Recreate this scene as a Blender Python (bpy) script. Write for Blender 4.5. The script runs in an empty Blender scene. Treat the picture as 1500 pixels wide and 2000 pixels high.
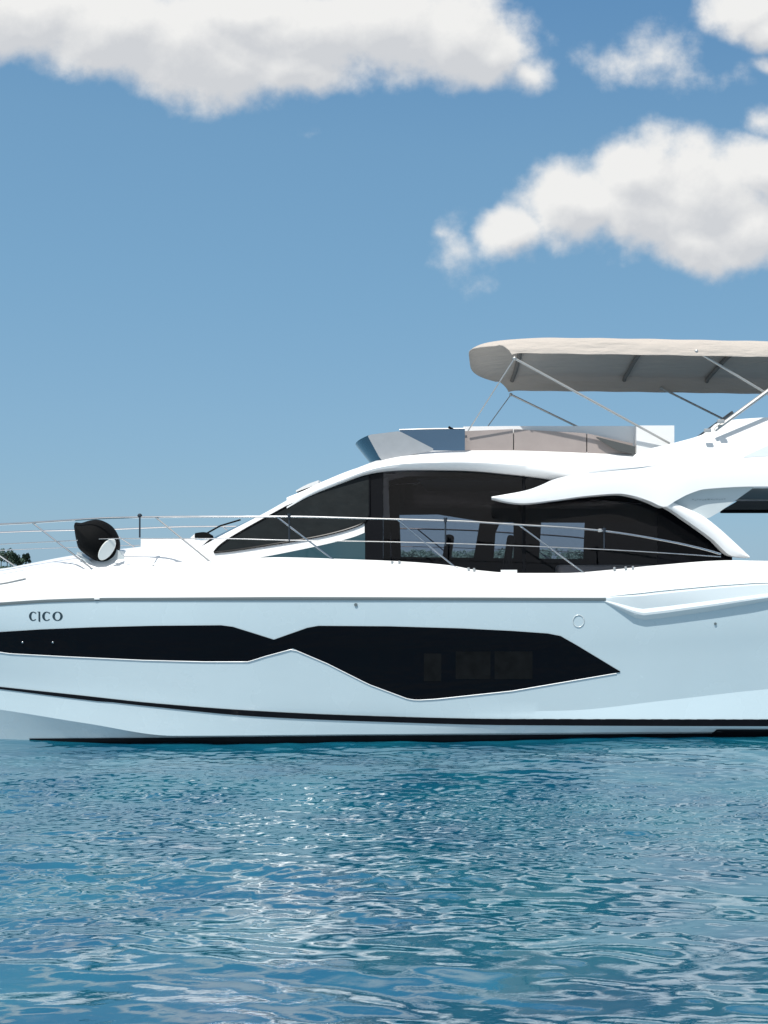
import bpy, bmesh, math, random
import numpy as np
from mathutils import Vector, Matrix
from mathutils.bvhtree import BVHTree
random.seed(7); rng = np.random.default_rng(11)
R = math.radians
sc = bpy.context.scene
# ------------------------------------------------------------------ camera
CX, HZ, F = 1200.0, 1103.0, 2240.0          # principal point and focal length in photo pixels
CAM = Vector((0, -15.5, 2.395))
cd = bpy.data.cameras.new('camera'); co = bpy.data.objects.new('camera', cd); sc.collection.objects.link(co)
co.location = CAM; co.rotation_euler = (R(90), 0, 0)
cd.lens = 36 * F / 2000; cd.sensor_width = 36
cd.shift_x = -(CX - 750) / 2000; cd.shift_y = (HZ - 1000) / 2000
cd.clip_start = 0.1; cd.clip_end = 20000
sc.camera = co
# ------------------------------------------------------------------ light
SUN_EL, SUN_AZ = 58.0, 200.0                 # azimuth clockwise from +Y; sun behind the camera, a little left
sd = bpy.data.lights.new('sun', 'SUN'); so = bpy.data.objects.new('sun', sd); sc.collection.objects.link(so)
sd.energy = 3.6; sd.angle = R(0.55); sd.color = (1.0, 0.96, 0.9)
sv = Vector((math.sin(R(SUN_AZ)) * math.cos(R(SUN_EL)), math.cos(R(SUN_AZ)) * math.cos(R(SUN_EL)), math.sin(R(SUN_EL))))
so.rotation_euler = sv.to_track_quat('Z', 'Y').to_euler()
sc.view_settings.view_transform = 'Standard'; sc.view_settings.look = 'None'
EXPO = 0.4
sc.view_settings.exposure = EXPO; sc.view_settings.gamma = 1

def nn(t, kind, **kw):
    n = t.nodes.new(kind)
    for k, v in kw.items():
        if k.startswith('i_'):
            key = k[2:]; key = int(key) if key.isdigit() else key.replace('_', ' ')
            n.inputs[key].default_value = v
        else: setattr(n, k, v)
    return n

# ---- world: Nishita sky with procedural cumulus laid out by direction
w = bpy.data.worlds.new('World'); sc.world = w; w.use_nodes = True
t = w.node_tree; t.nodes.clear(); L = t.links.new
out = nn(t, 'ShaderNodeOutputWorld'); bg = nn(t, 'ShaderNodeBackground'); L(bg.outputs[0], out.inputs[0])
sky = nn(t, 'ShaderNodeTexSky'); sky.sky_type = 'NISHITA'; sky.sun_disc = False
sky.sun_elevation = R(SUN_EL); sky.sun_rotation = R(SUN_AZ); sky.air_density = 1.0; sky.dust_density = 0.25; sky.ozone_density = 2.5
SKY_STR = 0.10
bg.inputs[1].default_value = SKY_STR
hs = nn(t, 'ShaderNodeMix', data_type='RGBA', blend_type='MULTIPLY'); hs.inputs[0].default_value = 1.0
hs.inputs[7].default_value = (0.95, 0.93, 0.97, 1)
L(sky.outputs[0], hs.inputs[6])
tc = nn(t, 'ShaderNodeTexCoord'); sp = nn(t, 'ShaderNodeSeparateXYZ'); L(tc.outputs['Generated'], sp.inputs[0])
kr = 1 / SKY_STR / 2 ** EXPO
ramp = nn(t, 'ShaderNodeValToRGB'); L(sp.outputs[2], ramp.inputs[0]); el_ = ramp.color_ramp.elements
for i_, (z_, c_) in enumerate([(0, (.225, .425, .60)), (.12, (.212, .408, .592)), (.22, (.185, .382, .578)), (.337, (.162, .347, .55)), (.44, (.118, .285, .510)), (1, (.06, .16, .36))]):
    e_ = el_[i_] if i_ < 2 else el_.new(z_)
    e_.position = z_; e_.color = (*c_, 1)
rk = nn(t, 'ShaderNodeMix', data_type='RGBA', blend_type='MULTIPLY'); rk.inputs[0].default_value = 1; L(ramp.outputs[0], rk.inputs[6]); rk.inputs[7].default_value = (kr, kr, kr, 1)
hs0 = hs; hs = nn(t, 'ShaderNodeMix', data_type='RGBA'); hs.inputs[0].default_value = .85; L(hs0.outputs[2], hs.inputs[6]); L(rk.outputs[2], hs.inputs[7])

BLOBS = [  # px, py, rx, ry, strength
 (40,30,260,100,1.0),(220,60,210,100,1),(360,80,200,125,1),(450,120,140,95,.95),(600,60,240,110,1),(760,60,200,110,1),(900,70,150,105,1),
 (560,140,150,55,.8),(960,110,95,75,.95),(1030,148,52,40,.55),(1450,20,100,75,1),(1500,60,90,45,.9),
 (1292,115,66,54,.25),(1225,128,62,28,.22),(1360,155,82,30,.24),(480,20,230,80,1),
 (1240,338,115,98,1),(1120,400,148,88,1),(1260,420,150,92,1),(1370,380,185,118,1),(1000,440,82,62,.9),(1360,480,120,68,1),(1460,450,120,80,1),(1500,330,140,75,1),
 (895,485,42,46,.18),(862,452,20,20,.22),(1490,235,45,30,.4),(1500,130,40,20,.35),(610,265,22,14,.08)]
g = bpy.data.node_groups.new('cloud_density', 'ShaderNodeTree')
g.interface.new_socket('uv', in_out='INPUT', socket_type='NodeSocketVector')
g.interface.new_socket('density', in_out='OUTPUT', socket_type='NodeSocketFloat')
gl = g.links.new; gi = g.nodes.new('NodeGroupInput'); go = g.nodes.new('NodeGroupOutput')
wn = nn(g, 'ShaderNodeTexNoise', i_Scale=14.0, i_Detail=4.0); gl(gi.outputs[0], wn.inputs['Vector'])
ws = nn(g, 'ShaderNodeVectorMath', operation='SUBTRACT'); gl(wn.outputs['Color'], ws.inputs[0]); ws.inputs[1].default_value = (.5, .5, .5)
wm = nn(g, 'ShaderNodeVectorMath', operation='SCALE'); gl(ws.outputs[0], wm.inputs[0]); wm.inputs['Scale'].default_value = 0.035
wa = nn(g, 'ShaderNodeVectorMath', operation='ADD'); gl(gi.outputs[0], wa.inputs[0]); gl(wm.outputs[0], wa.inputs[1])
flat = nn(g, 'ShaderNodeVectorMath', operation='MULTIPLY'); gl(wa.outputs[0], flat.inputs[0]); flat.inputs[1].default_value = (1, 1, 0)
prev = None
for (px, py, rx, ry, s) in BLOBS:
    sb = nn(g, 'ShaderNodeVectorMath', operation='SUBTRACT'); gl(flat.outputs[0], sb.inputs[0]); sb.inputs[1].default_value = ((px - CX) / F, (HZ - py) / F, 0)
    ml = nn(g, 'ShaderNodeVectorMath', operation='MULTIPLY'); gl(sb.outputs[0], ml.inputs[0]); ml.inputs[1].default_value = (F / rx, F / ry, 0)
    ln = nn(g, 'ShaderNodeVectorMath', operation='LENGTH'); gl(ml.outputs[0], ln.inputs[0])
    ma = nn(g, 'ShaderNodeMath', operation='MULTIPLY_ADD'); gl(ln.outputs['Value'], ma.inputs[0]); ma.inputs[1].default_value = -s; ma.inputs[2].default_value = s
    if prev is None: prev = ma
    else:
        mx = nn(g, 'ShaderNodeMath', operation='SMOOTH_MAX'); gl(prev.outputs[0], mx.inputs[0]); gl(ma.outputs[0], mx.inputs[1]); mx.inputs[2].default_value = 0.12; prev = mx
n1 = nn(g, 'ShaderNodeTexNoise', i_Scale=15.0, i_Detail=7.0, i_Roughness=0.60); gl(gi.outputs[0], n1.inputs['Vector'])
a1 = nn(g, 'ShaderNodeMath', operation='MULTIPLY_ADD'); gl(n1.outputs['Fac'], a1.inputs[0]); a1.inputs[1].default_value = 1.25; a1.inputs[2].default_value = -0.60
a2 = nn(g, 'ShaderNodeMath', operation='ADD'); gl(prev.outputs[0], a2.inputs[0]); gl(a1.outputs[0], a2.inputs[1])
gl(a2.outputs[0], go.inputs[0])

ym = nn(t, 'ShaderNodeMath', operation='MAXIMUM'); L(sp.outputs[1], ym.inputs[0]); ym.inputs[1].default_value = 0.05
du = nn(t, 'ShaderNodeMath', operation='DIVIDE'); L(sp.outputs[0], du.inputs[0]); L(ym.outputs[0], du.inputs[1])
dv = nn(t, 'ShaderNodeMath', operation='DIVIDE'); L(sp.outputs[2], dv.inputs[0]); L(ym.outputs[0], dv.inputs[1])
cb = nn(t, 'ShaderNodeCombineXYZ'); L(du.outputs[0], cb.inputs[0]); L(dv.outputs[0], cb.inputs[1])
def dens(offset):
    ad = nn(t, 'ShaderNodeVectorMath', operation='ADD'); L(cb.outputs[0], ad.inputs[0]); ad.inputs[1].default_value = offset
    gn = t.nodes.new('ShaderNodeGroup'); gn.node_tree = g; L(ad.outputs[0], gn.inputs[0]); return gn.outputs[0]
d0 = dens((0, 0, 0)); d1 = dens((-0.010, 0.030, 0)); 
al = nn(t, 'ShaderNodeMapRange', interpolation_type='SMOOTHSTEP'); L(d0, al.inputs[0]); al.inputs[1].default_value = -0.10; al.inputs[2].default_value = 0.46
# shading: how much cloud lies towards the sun from here
shd = nn(t, 'ShaderNodeMapRange', interpolation_type='SMOOTHSTEP'); L(d1, shd.inputs[0]); shd.inputs[1].default_value = -0.1; shd.inputs[2].default_value = 1.1
d2 = dens((-0.006, 0.012, 0)); rl = nn(t, 'ShaderNodeMath', operation='SUBTRACT'); L(d2, rl.inputs[0]); L(d0, rl.inputs[1])
rs = nn(t, 'ShaderNodeMath', operation='MULTIPLY_ADD', use_clamp=True); L(rl.outputs[0], rs.inputs[0]); rs.inputs[1].default_value = 1.1; L(shd.outputs[0], rs.inputs[2])
cc = nn(t, 'ShaderNodeMix', data_type='RGBA'); L(rs.outputs[0], cc.inputs[0])
k = kr
cc.inputs[6].default_value = (0.87 * k, 0.87 * k, 0.86 * k, 1); cc.inputs[7].default_value = (0.63 * k, 0.65 * k, 0.68 * k, 1)
# high scattered cloud overhead and behind the camera
mp = nn(t, 'ShaderNodeTexNoise', i_Scale=2.6, i_Detail=6.0, i_Roughness=0.55); L(tc.outputs['Generated'], mp.inputs['Vector'])
c2 = nn(t, 'ShaderNodeMapRange', interpolation_type='SMOOTHSTEP'); L(mp.outputs['Fac'], c2.inputs[0]); c2.inputs[1].default_value = 0.42; c2.inputs[2].default_value = 0.54
e2 = nn(t, 'ShaderNodeMapRange', interpolation_type='SMOOTHSTEP'); L(sp.outputs[2], e2.inputs[0]); e2.inputs[1].default_value = 0.50; e2.inputs[2].default_value = 0.62
b2 = nn(t, 'ShaderNodeMapRange', interpolation_type='SMOOTHSTEP'); L(sp.outputs[1], b2.inputs[0]); b2.inputs[1].default_value = 0.1; b2.inputs[2].default_value = -0.15
z2 = nn(t, 'ShaderNodeMapRange', interpolation_type='SMOOTHSTEP'); L(sp.outputs[2], z2.inputs[0]); z2.inputs[1].default_value = 0.3; z2.inputs[2].default_value = 0.5
bz = nn(t, 'ShaderNodeMath', operation='MULTIPLY'); L(b2.outputs[0], bz.inputs[0]); L(z2.outputs[0], bz.inputs[1])
em = nn(t, 'ShaderNodeMath', operation='MAXIMUM'); L(e2.outputs[0], em.inputs[0]); L(bz.outputs[0], em.inputs[1])
hm = nn(t, 'ShaderNodeMath', operation='MULTIPLY'); L(c2.outputs[0], hm.inputs[0]); L(em.outputs[0], hm.inputs[1])
fy = nn(t, 'ShaderNodeMath', operation='GREATER_THAN'); L(sp.outputs[1], fy.inputs[0]); fy.inputs[1].default_value = 0.06
am = nn(t, 'ShaderNodeMath', operation='MULTIPLY'); L(al.outputs[0], am.inputs[0]); L(fy.outputs[0], am.inputs[1])
ax = nn(t, 'ShaderNodeMath', operation='MAXIMUM'); L(am.outputs[0], ax.inputs[0]); L(hm.outputs[0], ax.inputs[1])
fm = nn(t, 'ShaderNodeMix', data_type='RGBA'); L(ax.outputs[0], fm.inputs[0]); L(hs.outputs[2], fm.inputs[6]); L(cc.outputs[2], fm.inputs[7])
L(fm.outputs[2], bg.inputs[0])

# ------------------------------------------------------------------ materials
def srgb(*c): return tuple(((v / 255) / 12.92 if v / 255 < 0.04045 else ((v / 255 + .055) / 1.055) ** 2.4) for v in c) + (1,)
def mat(name, col, rough=.5, metal=0, coat=0, noise=0.0, nscale=6.0, bump=0.0, bscale=40.0, spec=.5, rvar=0.0):
    m = bpy.data.materials.new(name); m.use_nodes = True; t = m.node_tree; p = t.nodes['Principled BSDF']
    p.inputs['Base Color'].default_value = (*col[:3], 1); p.inputs['Roughness'].default_value = rough
    p.inputs['Metallic'].default_value = metal; p.inputs['Coat Weight'].default_value = coat; p.inputs['Coat IOR'].default_value = 1.9 if name == 'hull_gelcoat' else 1.5; p.inputs['Coat Roughness'].default_value = 0.22 if 'gelcoat' in name else 0.04
    p.inputs['Specular IOR Level'].default_value = spec
    tc = nn(t, 'ShaderNodeTexCoord')
    if noise or rvar:
        n = nn(t, 'ShaderNodeTexNoise', i_Scale=nscale, i_Detail=6.0); t.links.new(tc.outputs['Object'], n.inputs['Vector'])
        if noise:
            mr = nn(t, 'ShaderNodeMapRange'); t.links.new(n.outputs['Fac'], mr.inputs[0]); mr.inputs[1].default_value = .25; mr.inputs[2].default_value = .75
            mr.inputs[3].default_value = 1 - noise; mr.inputs[4].default_value = 1 + noise
            mx = nn(t, 'ShaderNodeMix', data_type='RGBA', blend_type='MULTIPLY'); mx.inputs[0].default_value = 1; mx.inputs[6].default_value = (*col[:3], 1)
            t.links.new(mr.outputs[0], mx.inputs[7]); t.links.new(mx.outputs[2], p.inputs['Base Color'])
        if rvar:
            mr = nn(t, 'ShaderNodeMapRange'); t.links.new(n.outputs['Fac'], mr.inputs[0]); mr.inputs[3].default_value = rough; mr.inputs[4].default_value = rough + rvar
            t.links.new(mr.outputs[0], p.inputs['Roughness'])
    if bump:
        n = nn(t, 'ShaderNodeTexNoise', i_Scale=bscale, i_Detail=4.0); t.links.new(tc.outputs['Object'], n.inputs['Vector'])
        b = nn(t, 'ShaderNodeBump', i_Strength=bump, i_Distance=0.01); t.links.new(n.outputs['Fac'], b.inputs['Height']); t.links.new(b.outputs[0], p.inputs['Normal'])
    return m
def glass_mat(name, tint, rough=.02):
    m = bpy.data.materials.new(name); m.use_nodes = True; t = m.node_tree; t.nodes.clear()
    o = nn(t, 'ShaderNodeOutputMaterial'); tr = nn(t, 'ShaderNodeBsdfTransparent'); tr.inputs[0].default_value = (*tint, 1)
    gl_ = nn(t, 'ShaderNodeBsdfGlossy'); gl_.inputs['Roughness'].default_value = rough; gl_.inputs['Color'].default_value = (.9, .9, .9, 1)
    fr = nn(t, 'ShaderNodeFresnel', i_IOR=1.26); mx = nn(t, 'ShaderNodeMixShader')
    t.links.new(fr.outputs[0], mx.inputs[0]); t.links.new(tr.outputs[0], mx.inputs[1]); t.links.new(gl_.outputs[0], mx.inputs[2]); t.links.new(mx.outputs[0], o.inputs[0])
    return m
M = dict(
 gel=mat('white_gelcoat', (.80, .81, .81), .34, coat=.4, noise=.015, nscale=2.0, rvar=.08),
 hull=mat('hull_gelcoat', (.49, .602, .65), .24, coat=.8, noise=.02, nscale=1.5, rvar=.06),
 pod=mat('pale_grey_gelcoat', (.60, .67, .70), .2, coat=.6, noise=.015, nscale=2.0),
 blind=mat('cabin_blind', (.0045, .005, .0055), .4, spec=.1, noise=.5, nscale=8),
 grey=mat('grey_gelcoat', (.50, .56, .58), .3, coat=.3, noise=.02),  # grey gelcoat, used too for shade painted onto white parts
 black=mat('black_glass', (.003, .0034, .005), .04, coat=.0, spec=.12),
 stripe=mat('black_stripe', (.004, .004, .006), .3, spec=.15, noise=.2),
 anti=mat('black_antifouling', (.004, .006, .009), .7, spec=.1, noise=.3, nscale=8),
 rub=mat('grey_rub_rail', (.11, .14, .15), .4),
 steel=mat('polished_steel', (.62, .62, .62), .16, metal=1, rvar=.1),
 steelm=mat('brushed_steel', (.50, .50, .49), .35, metal=.6, rvar=.1),
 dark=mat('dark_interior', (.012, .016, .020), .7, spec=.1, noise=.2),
 trim=mat('window_trim', (.004, .0045, .006), .25, spec=.12),
 curtain=mat('grey_blind', (.009, .012, .013), .35, spec=.15, noise=.25, nscale=5, bump=.5, bscale=6),
 cushion=mat('taupe_cushion', (.33, .285, .27), .8, bump=.3, bscale=300, noise=.05),
 beige=mat('cream_upholstery', (.62, .60, .56), .7, noise=.04),
 teak=mat('teak_deck', (.30, .20, .12), .7, noise=.2),
 silver=mat('silver_panel', (.52, .52, .53), .35, metal=.3, noise=.06, nscale=9),
 fabricblk=mat('black_fabric', (.003, .0035, .004), .8, spec=.12, bump=.3, bscale=200),
 letter=mat('dark_lettering', (.015, .035, .048), .4),
 mark=mat('faded_marking', (.30, .36, .38), .5),
 glass=glass_mat('tinted_glass', (.76, .755, .78)),
 fglass=mat('blue_tinted_glass', (.09, .145, .215), .08, spec=.5),
 fglass2=mat('deep_blue_glass', (.035, .075, .12), .08, spec=.5),
 lowglass=mat('teal_tinted_glass', (.02, .055, .07), .05, spec=.6),
 lens=mat('white_lens', (.75, .78, .76), .3),
)
def fabric_mat():
    m = bpy.data.materials.new('canopy_canvas'); m.use_nodes = True; t = m.node_tree; p = t.nodes['Principled BSDF']; o = t.nodes['Material Output']
    p.inputs['Roughness'].default_value = .85; c = (.50, .452, .405, 1); p.inputs['Base Color'].default_value = c
    tc = nn(t, 'ShaderNodeTexCoord'); n = nn(t, 'ShaderNodeTexNoise', i_Scale=1.4, i_Detail=5.0); mpg = nn(t, 'ShaderNodeMapping'); mpg.inputs['Scale'].default_value = (1, 4, 4)
    t.links.new(tc.outputs['Object'], mpg.inputs[0]); t.links.new(mpg.outputs[0], n.inputs['Vector'])
    b = nn(t, 'ShaderNodeBump', i_Strength=1.0, i_Distance=.06); t.links.new(n.outputs['Fac'], b.inputs['Height']); t.links.new(b.outputs[0], p.inputs['Normal'])
    tl = nn(t, 'ShaderNodeBsdfTranslucent'); tl.inputs[0].default_value = (.55, .42, .32, 1)
    mx = nn(t, 'ShaderNodeMixShader'); mx.inputs[0].default_value = .06
    t.links.new(p.outputs[0], mx.inputs[1]); t.links.new(tl.outputs[0], mx.inputs[2]); t.links.new(mx.outputs[0], o.inputs[0]); return m
M['canvas'] = fabric_mat()

# ------------------------------------------------------------------ geometry helpers
YAW = R(6); cy_, sy_ = math.cos(YAW), math.sin(YAW); HB = 2.25       # the boat's centre line lies at local y = HB
def to_local(v): return Vector((v.x * cy_ + v.y * sy_, -v.x * sy_ + v.y * cy_, v.z))
CL = to_local(CAM)
def ray(px, py): return to_local(Vector(((px - CX) / F, 1, (HZ - py) / F)))
def at(px, py, yl):
    d = ray(px, py); s = (yl - CL.y) / d.y; return CL + d * s
def planx(px, yl): return at(px, HZ, yl).x
def on(px, py, fn):
    y = 0.6
    for _ in range(8):
        p = at(px, py, y); y = fn(p.x, p.z)
    return at(px, py, y)
def pl(tab, x):
    return float(np.interp(x, [a for a, b in tab], [b for a, b in tab]))
def smooth_pl(tab, x):    # monotone-ish catmull-rom through the points
    xs = [a for a, b in tab]; ys = [b for a, b in tab]
    if x <= xs[0]: return ys[0]
    if x >= xs[-1]: return ys[-1]
    i = max(j for j in range(len(xs)) if xs[j] <= x); i = min(i, len(xs) - 2)
    h = xs[i+1] - xs[i]; u = (x - xs[i]) / h
    def slope(j):
        if j == 0: return (ys[1]-ys[0])/(xs[1]-xs[0])
        if j == len(xs)-1: return (ys[-1]-ys[-2])/(xs[-1]-xs[-2])
        a = (ys[j]-ys[j-1])/(xs[j]-xs[j-1]); b = (ys[j+1]-ys[j])/(xs[j+1]-xs[j])
        return 0 if a*b <= 0 else 2*a*b/(a+b)
    m0, m1 = slope(i)*h, slope(i+1)*h
    return (2*u**3-3*u**2+1)*ys[i] + (u**3-2*u**2+u)*m0 + (-2*u**3+3*u**2)*ys[i+1] + (u**3-u**2)*m1
def link(name, bm, m, parent=None, smooth=True, angle=35, keep=False):
    me = bpy.data.meshes.new(name); keep or bmesh.ops.recalc_face_normals(bm, faces=bm.faces[:])
    if smooth:
        for f in bm.faces: f.smooth = True
        ca = math.cos(R(angle))
        for e in bm.edges:
            if len(e.link_faces) == 2 and e.link_faces[0].normal.dot(e.link_faces[1].normal) < ca: e.smooth = False
    bm.normal_update(); bm.to_mesh(me); bm.free(); me.materials.append(m) if m else None
    o = bpy.data.objects.new(name, me); sc.collection.objects.link(o); o.parent = parent; return o
def mir(p): return Vector((p.x, 2 * HB - p.y, p.z))
def grid(bm, rows, mi=0, close=False):
    vs = [[bm.verts.new(p) for p in r] for r in rows]; fs = []
    for i in range(len(vs) - 1):
        for j in range(len(vs[0]) - 1):
            try: f = bm.faces.new((vs[i][j], vs[i][j+1], vs[i+1][j+1], vs[i+1][j])); f.material_index = mi; fs.append(f)
            except ValueError: pass
    return vs, fs
def solid_grid(bm, rows, thick_vec):
    """closed slab: the grid, the grid shifted by thick_vec (a Vector or fn(p)), and its rim"""
    tv = thick_vec if callable(thick_vec) else (lambda p: thick_vec)
    a, _ = grid(bm, rows); b, _ = grid(bm, [[p + tv(p) for p in r] for r in rows])
    n, m = len(rows), len(rows[0])
    rim = [(0, j) for j in range(m)] + [(i, m-1) for i in range(1, n)] + [(n-1, j) for j in range(m-2, -1, -1)] + [(i, 0) for i in range(n-2, 0, -1)]
    for k in range(len(rim)):
        (i, j), (i2, j2) = rim[k], rim[(k+1) % len(rim)]
        try: bm.faces.new((a[i][j], a[i2][j2], b[i2][j2], b[i][j]))
        except ValueError: pass
def patch_rows(top, bot, fn, off=0.0, nx=40, ny=6, x0=None, x1=None, sm=True, crown=0.0):
    f = smooth_pl if sm else pl
    x0 = top[0][0] if x0 is None else x0; x1 = top[-1][0] if x1 is None else x1
    xs = [x0 + (x1 - x0) * i / nx for i in range(nx + 1)]; rows = []
    for j in range(ny + 1):
        v = j / ny; r = []
        for x in xs:
            py = f(top, x) * (1 - v) + f(bot, x) * v
            c = crown * (1 - (2*v - 1) ** 2)
            r.append(on(x, py, lambda X, Z: fn(X, Z) - off - c))
        rows.append(r)
    return rows
def side_patch(name, m, parent, top, bot, fn, off=0.0, thick=0.04, both=True, **kw):
    """slab following a side surface, port side from the outline, starboard side mirrored (one mesh each)"""
    rows = patch_rows(top, bot, fn, off, **kw); res = []
    for s in ((0, 1) if both else (0,)):
        bm = bmesh.new(); rr = rows if s == 0 else [[mir(p) for p in r] for r in rows]
        solid_grid(bm, rr, Vector((0, thick if s == 0 else -thick, 0))); bmesh.ops.remove_doubles(bm, verts=bm.verts[:], dist=1e-5)
        res.append(link(name, bm, m, parent))
    return res
def tube(bm, pts, r, seg=8, cap=True):
    pts = [Vector(p) for p in pts]; rings = []
    for i, p in enumerate(pts):
        d = (pts[min(i+1, len(pts)-1)] - pts[max(i-1, 0)]).normalized()
        a = d.cross(Vector((0, 0, 1))); a = a.normalized() if a.length > 1e-3 else Vector((1, 0, 0)); b = d.cross(a)
        rr = r[i] if isinstance(r, (list, tuple)) else r
        rings.append([bm.verts.new(p + (a * math.cos(q) + b * math.sin(q)) * rr) for q in [2*math.pi*k/seg for k in range(seg)]])
    for i in range(len(rings)-1):
        for k in range(seg): bm.faces.new((rings[i][k], rings[i][(k+1) % seg], rings[i+1][(k+1) % seg], rings[i+1][k]))
    if cap: bm.faces.new(rings[0][::-1]); bm.faces.new(rings[-1])
def mk_tube(name, pts, r, m, parent, seg=8):
    bm = bmesh.new(); tube(bm, pts, r, seg); return link(name, bm, m, parent)
def box(bm, c, s, bev=0.0, rot=None):
    r = bmesh.ops.create_cube(bm, size=1); vs = r['verts']
    mt = Matrix.Translation(c) @ (rot.to_4x4() if rot else Matrix()) @ Matrix.Diagonal((*s, 1))
    bmesh.ops.transform(bm, matrix=mt, verts=vs)
    if bev:
        es = list({e for v in vs for e in v.link_edges}); bmesh.ops.bevel(bm, geom=es, offset=bev, segments=3, affect='EDGES', profile=.6)
def empty(name, loc=(0,0,0), rz=0, **kw):
    o = bpy.data.objects.new(name, None); sc.collection.objects.link(o); o.location = loc; o.rotation_euler = (0, 0, rz)
    for k_, v in kw.items(): o[k_] = v
    return o

# ------------------------------------------------------------------ water
def ocean_tile(size, n, lmin, lmax, wind=(1, .25), slope=.1, seed=0, spread=2):
    r = np.random.default_rng(seed); k = np.fft.fftfreq(n, size / n) * 2 * np.pi
    kx, ky = np.meshgrid(k, k, indexing='ij'); kk = np.hypot(kx, ky); kk[0, 0] = 1
    wd = np.array(wind) / np.hypot(*wind); dr = np.abs((kx * wd[0] + ky * wd[1]) / kk) ** spread * .85 + .15
    amp = kk ** -2.0 * dr; lam = 2 * np.pi / kk
    amp[(lam < lmin) | (lam > lmax)] = 0; amp[0, 0] = 0
    h = np.real(np.fft.ifft2(amp * (r.normal(size=kk.shape) + 1j * r.normal(size=kk.shape))))
    gx = np.gradient(h, size / n, axis=0); gy = np.gradient(h, size / n, axis=1)
    return h * slope / math.sqrt((gx**2 + gy**2).mean()), size, n
def sample(tile, x, y):
    h, size, n = tile; u = (x / size * n) % n; v = (y / size * n) % n
    i = np.floor(u).astype(int); j = np.floor(v).astype(int); a = u - i; b = v - j; i %= n; j %= n; i2 = (i+1) % n; j2 = (j+1) % n
    a = a*a*(3-2*a)*.0 + a; b = b
    return h[i, j]*(1-a)*(1-b) + h[i2, j]*a*(1-b) + h[i, j2]*(1-a)*b + h[i2, j2]*a*b
T1 = ocean_tile(19.0, 512, .8, 5.0, (.25, 1), .042, 1)
T2 = ocean_tile(7.3, 512, .15, .70, (.3, 1), .085, 2, 1.6)
T4 = ocean_tile(1.7, 512,   .045, .10, (0, 1), .04, 4, 1.0)
T3 = ocean_tile(3.7, 512, .07, .22, (-.2, 1), .078, 3, 1.2)
T0 = ocean_tile(23.0, 256, 1.6, 12.0, (.1, 1), 1.0, 9, 3); T0 = (T0[0] / T0[0].std(), T0[1], T0[2])
def height(x, y):
    g_ = np.clip(.75 + .45 * sample(T0, x * .8 + 5, y * 1.3), .12, 1.7)      # gusts: rippled patches between glassy ones
    a = sample(T1, x * .75, y); b = sample(T2, x * .75 + .3*y, y)
    return a + b * (.5 + .5 * g_) + sample(T3, x * .8, y) * g_ + sample(T3, y * 1.3 + 2, x * .8) * .3 * g_ + sample(T4, x * .8, y) * g_
xs = np.concatenate([-np.geomspace(4000, 16, 40), np.arange(-12, 6.6, .020), np.arange(6.6, 16, .055), np.geomspace(16.2, 4000, 40)])
ys = np.concatenate([-np.geomspace(2000, 14.5, 24), np.arange(-12.5, 1.2, .020), np.geomspace(1.6, 9000, 90)])
X, Y = np.meshgrid(xs, ys, indexing='ij')
fade = np.exp(-np.maximum(0, np.abs(X + 2.5) - 9.6) / 8) * np.exp(-np.maximum(0, Y - 1.2) / 25) * np.exp(-np.maximum(0, -12.5 - Y) / 8)
# calmer in the lee right against the hull
Z = height(X, Y) * fade
# shear swell patches
nx_, ny_ = X.shape
co_ = np.stack([X, Y, Z], -1).reshape(-1, 3)
idx = np.arange(nx_ * ny_).reshape(nx_, ny_)
q = np.stack([idx[:-1, :-1], idx[1:, :-1], idx[1:, 1:], idx[:-1, 1:]], -1).reshape(-1, 4)
me = bpy.data.meshes.new('water'); me.vertices.add(len(co_)); me.vertices.foreach_set('co', co_.ravel())
me.loops.add(q.size); me.loops.foreach_set('vertex_index', q.ravel().astype(np.int32)); me.polygons.add(len(q))
me.polygons.foreach_set('loop_start', np.arange(0, q.size, 4, dtype=np.int32)); me.polygons.foreach_set('loop_total', np.full(len(q), 4, dtype=np.int32))
me.polygons.foreach_set('use_smooth', np.ones(len(q), bool)); me.update(); me.validate()
wo = bpy.data.objects.new('water', me); sc.collection.objects.link(wo); wo['kind'] = 'structure'
m = bpy.data.materials.new('sea_water'); m.use_nodes = True; t = m.node_tree; p = t.nodes['Principled BSDF']
p.inputs['Base Color'].default_value = (.006, .085, .165, 1); p.inputs['Roughness'].default_value = .05; p.inputs['IOR'].default_value = 2.8
tc = nn(t, 'ShaderNodeTexCoord'); nz = nn(t, 'ShaderNodeTexNoise', i_Scale=.8, i_Detail=3.0); t.links.new(tc.outputs['Object'], nz.inputs['Vector'])
cr = nn(t, 'ShaderNodeValToRGB'); cr.color_ramp.elements[0].color = (.003, .075, .140, 1); cr.color_ramp.elements[1].color = (.006, .110, .165, 1)
cr.color_ramp.elements[0].position = .35; cr.color_ramp.elements[1].position = .65
t.links.new(nz.outputs['Fac'], cr.inputs[0]); t.links.new(cr.outputs[0], p.inputs['Base Color'])
mpg = nn(t, 'ShaderNodeMapping'); mpg.inputs['Scale'].default_value = (1, 1.5, 1); t.links.new(tc.outputs['Object'], mpg.inputs[0])
n2 = nn(t, 'ShaderNodeTexNoise', i_Scale=16.0, i_Detail=3.0, i_Distortion=.6); t.links.new(mpg.outputs[0], n2.inputs['Vector'])
b = nn(t, 'ShaderNodeBump', i_Strength=.08, i_Distance=.008); t.links.new(n2.outputs['Fac'], b.inputs['Height']); t.links.new(b.outputs[0], p.inputs['Normal'])
me.materials.append(m)

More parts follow.
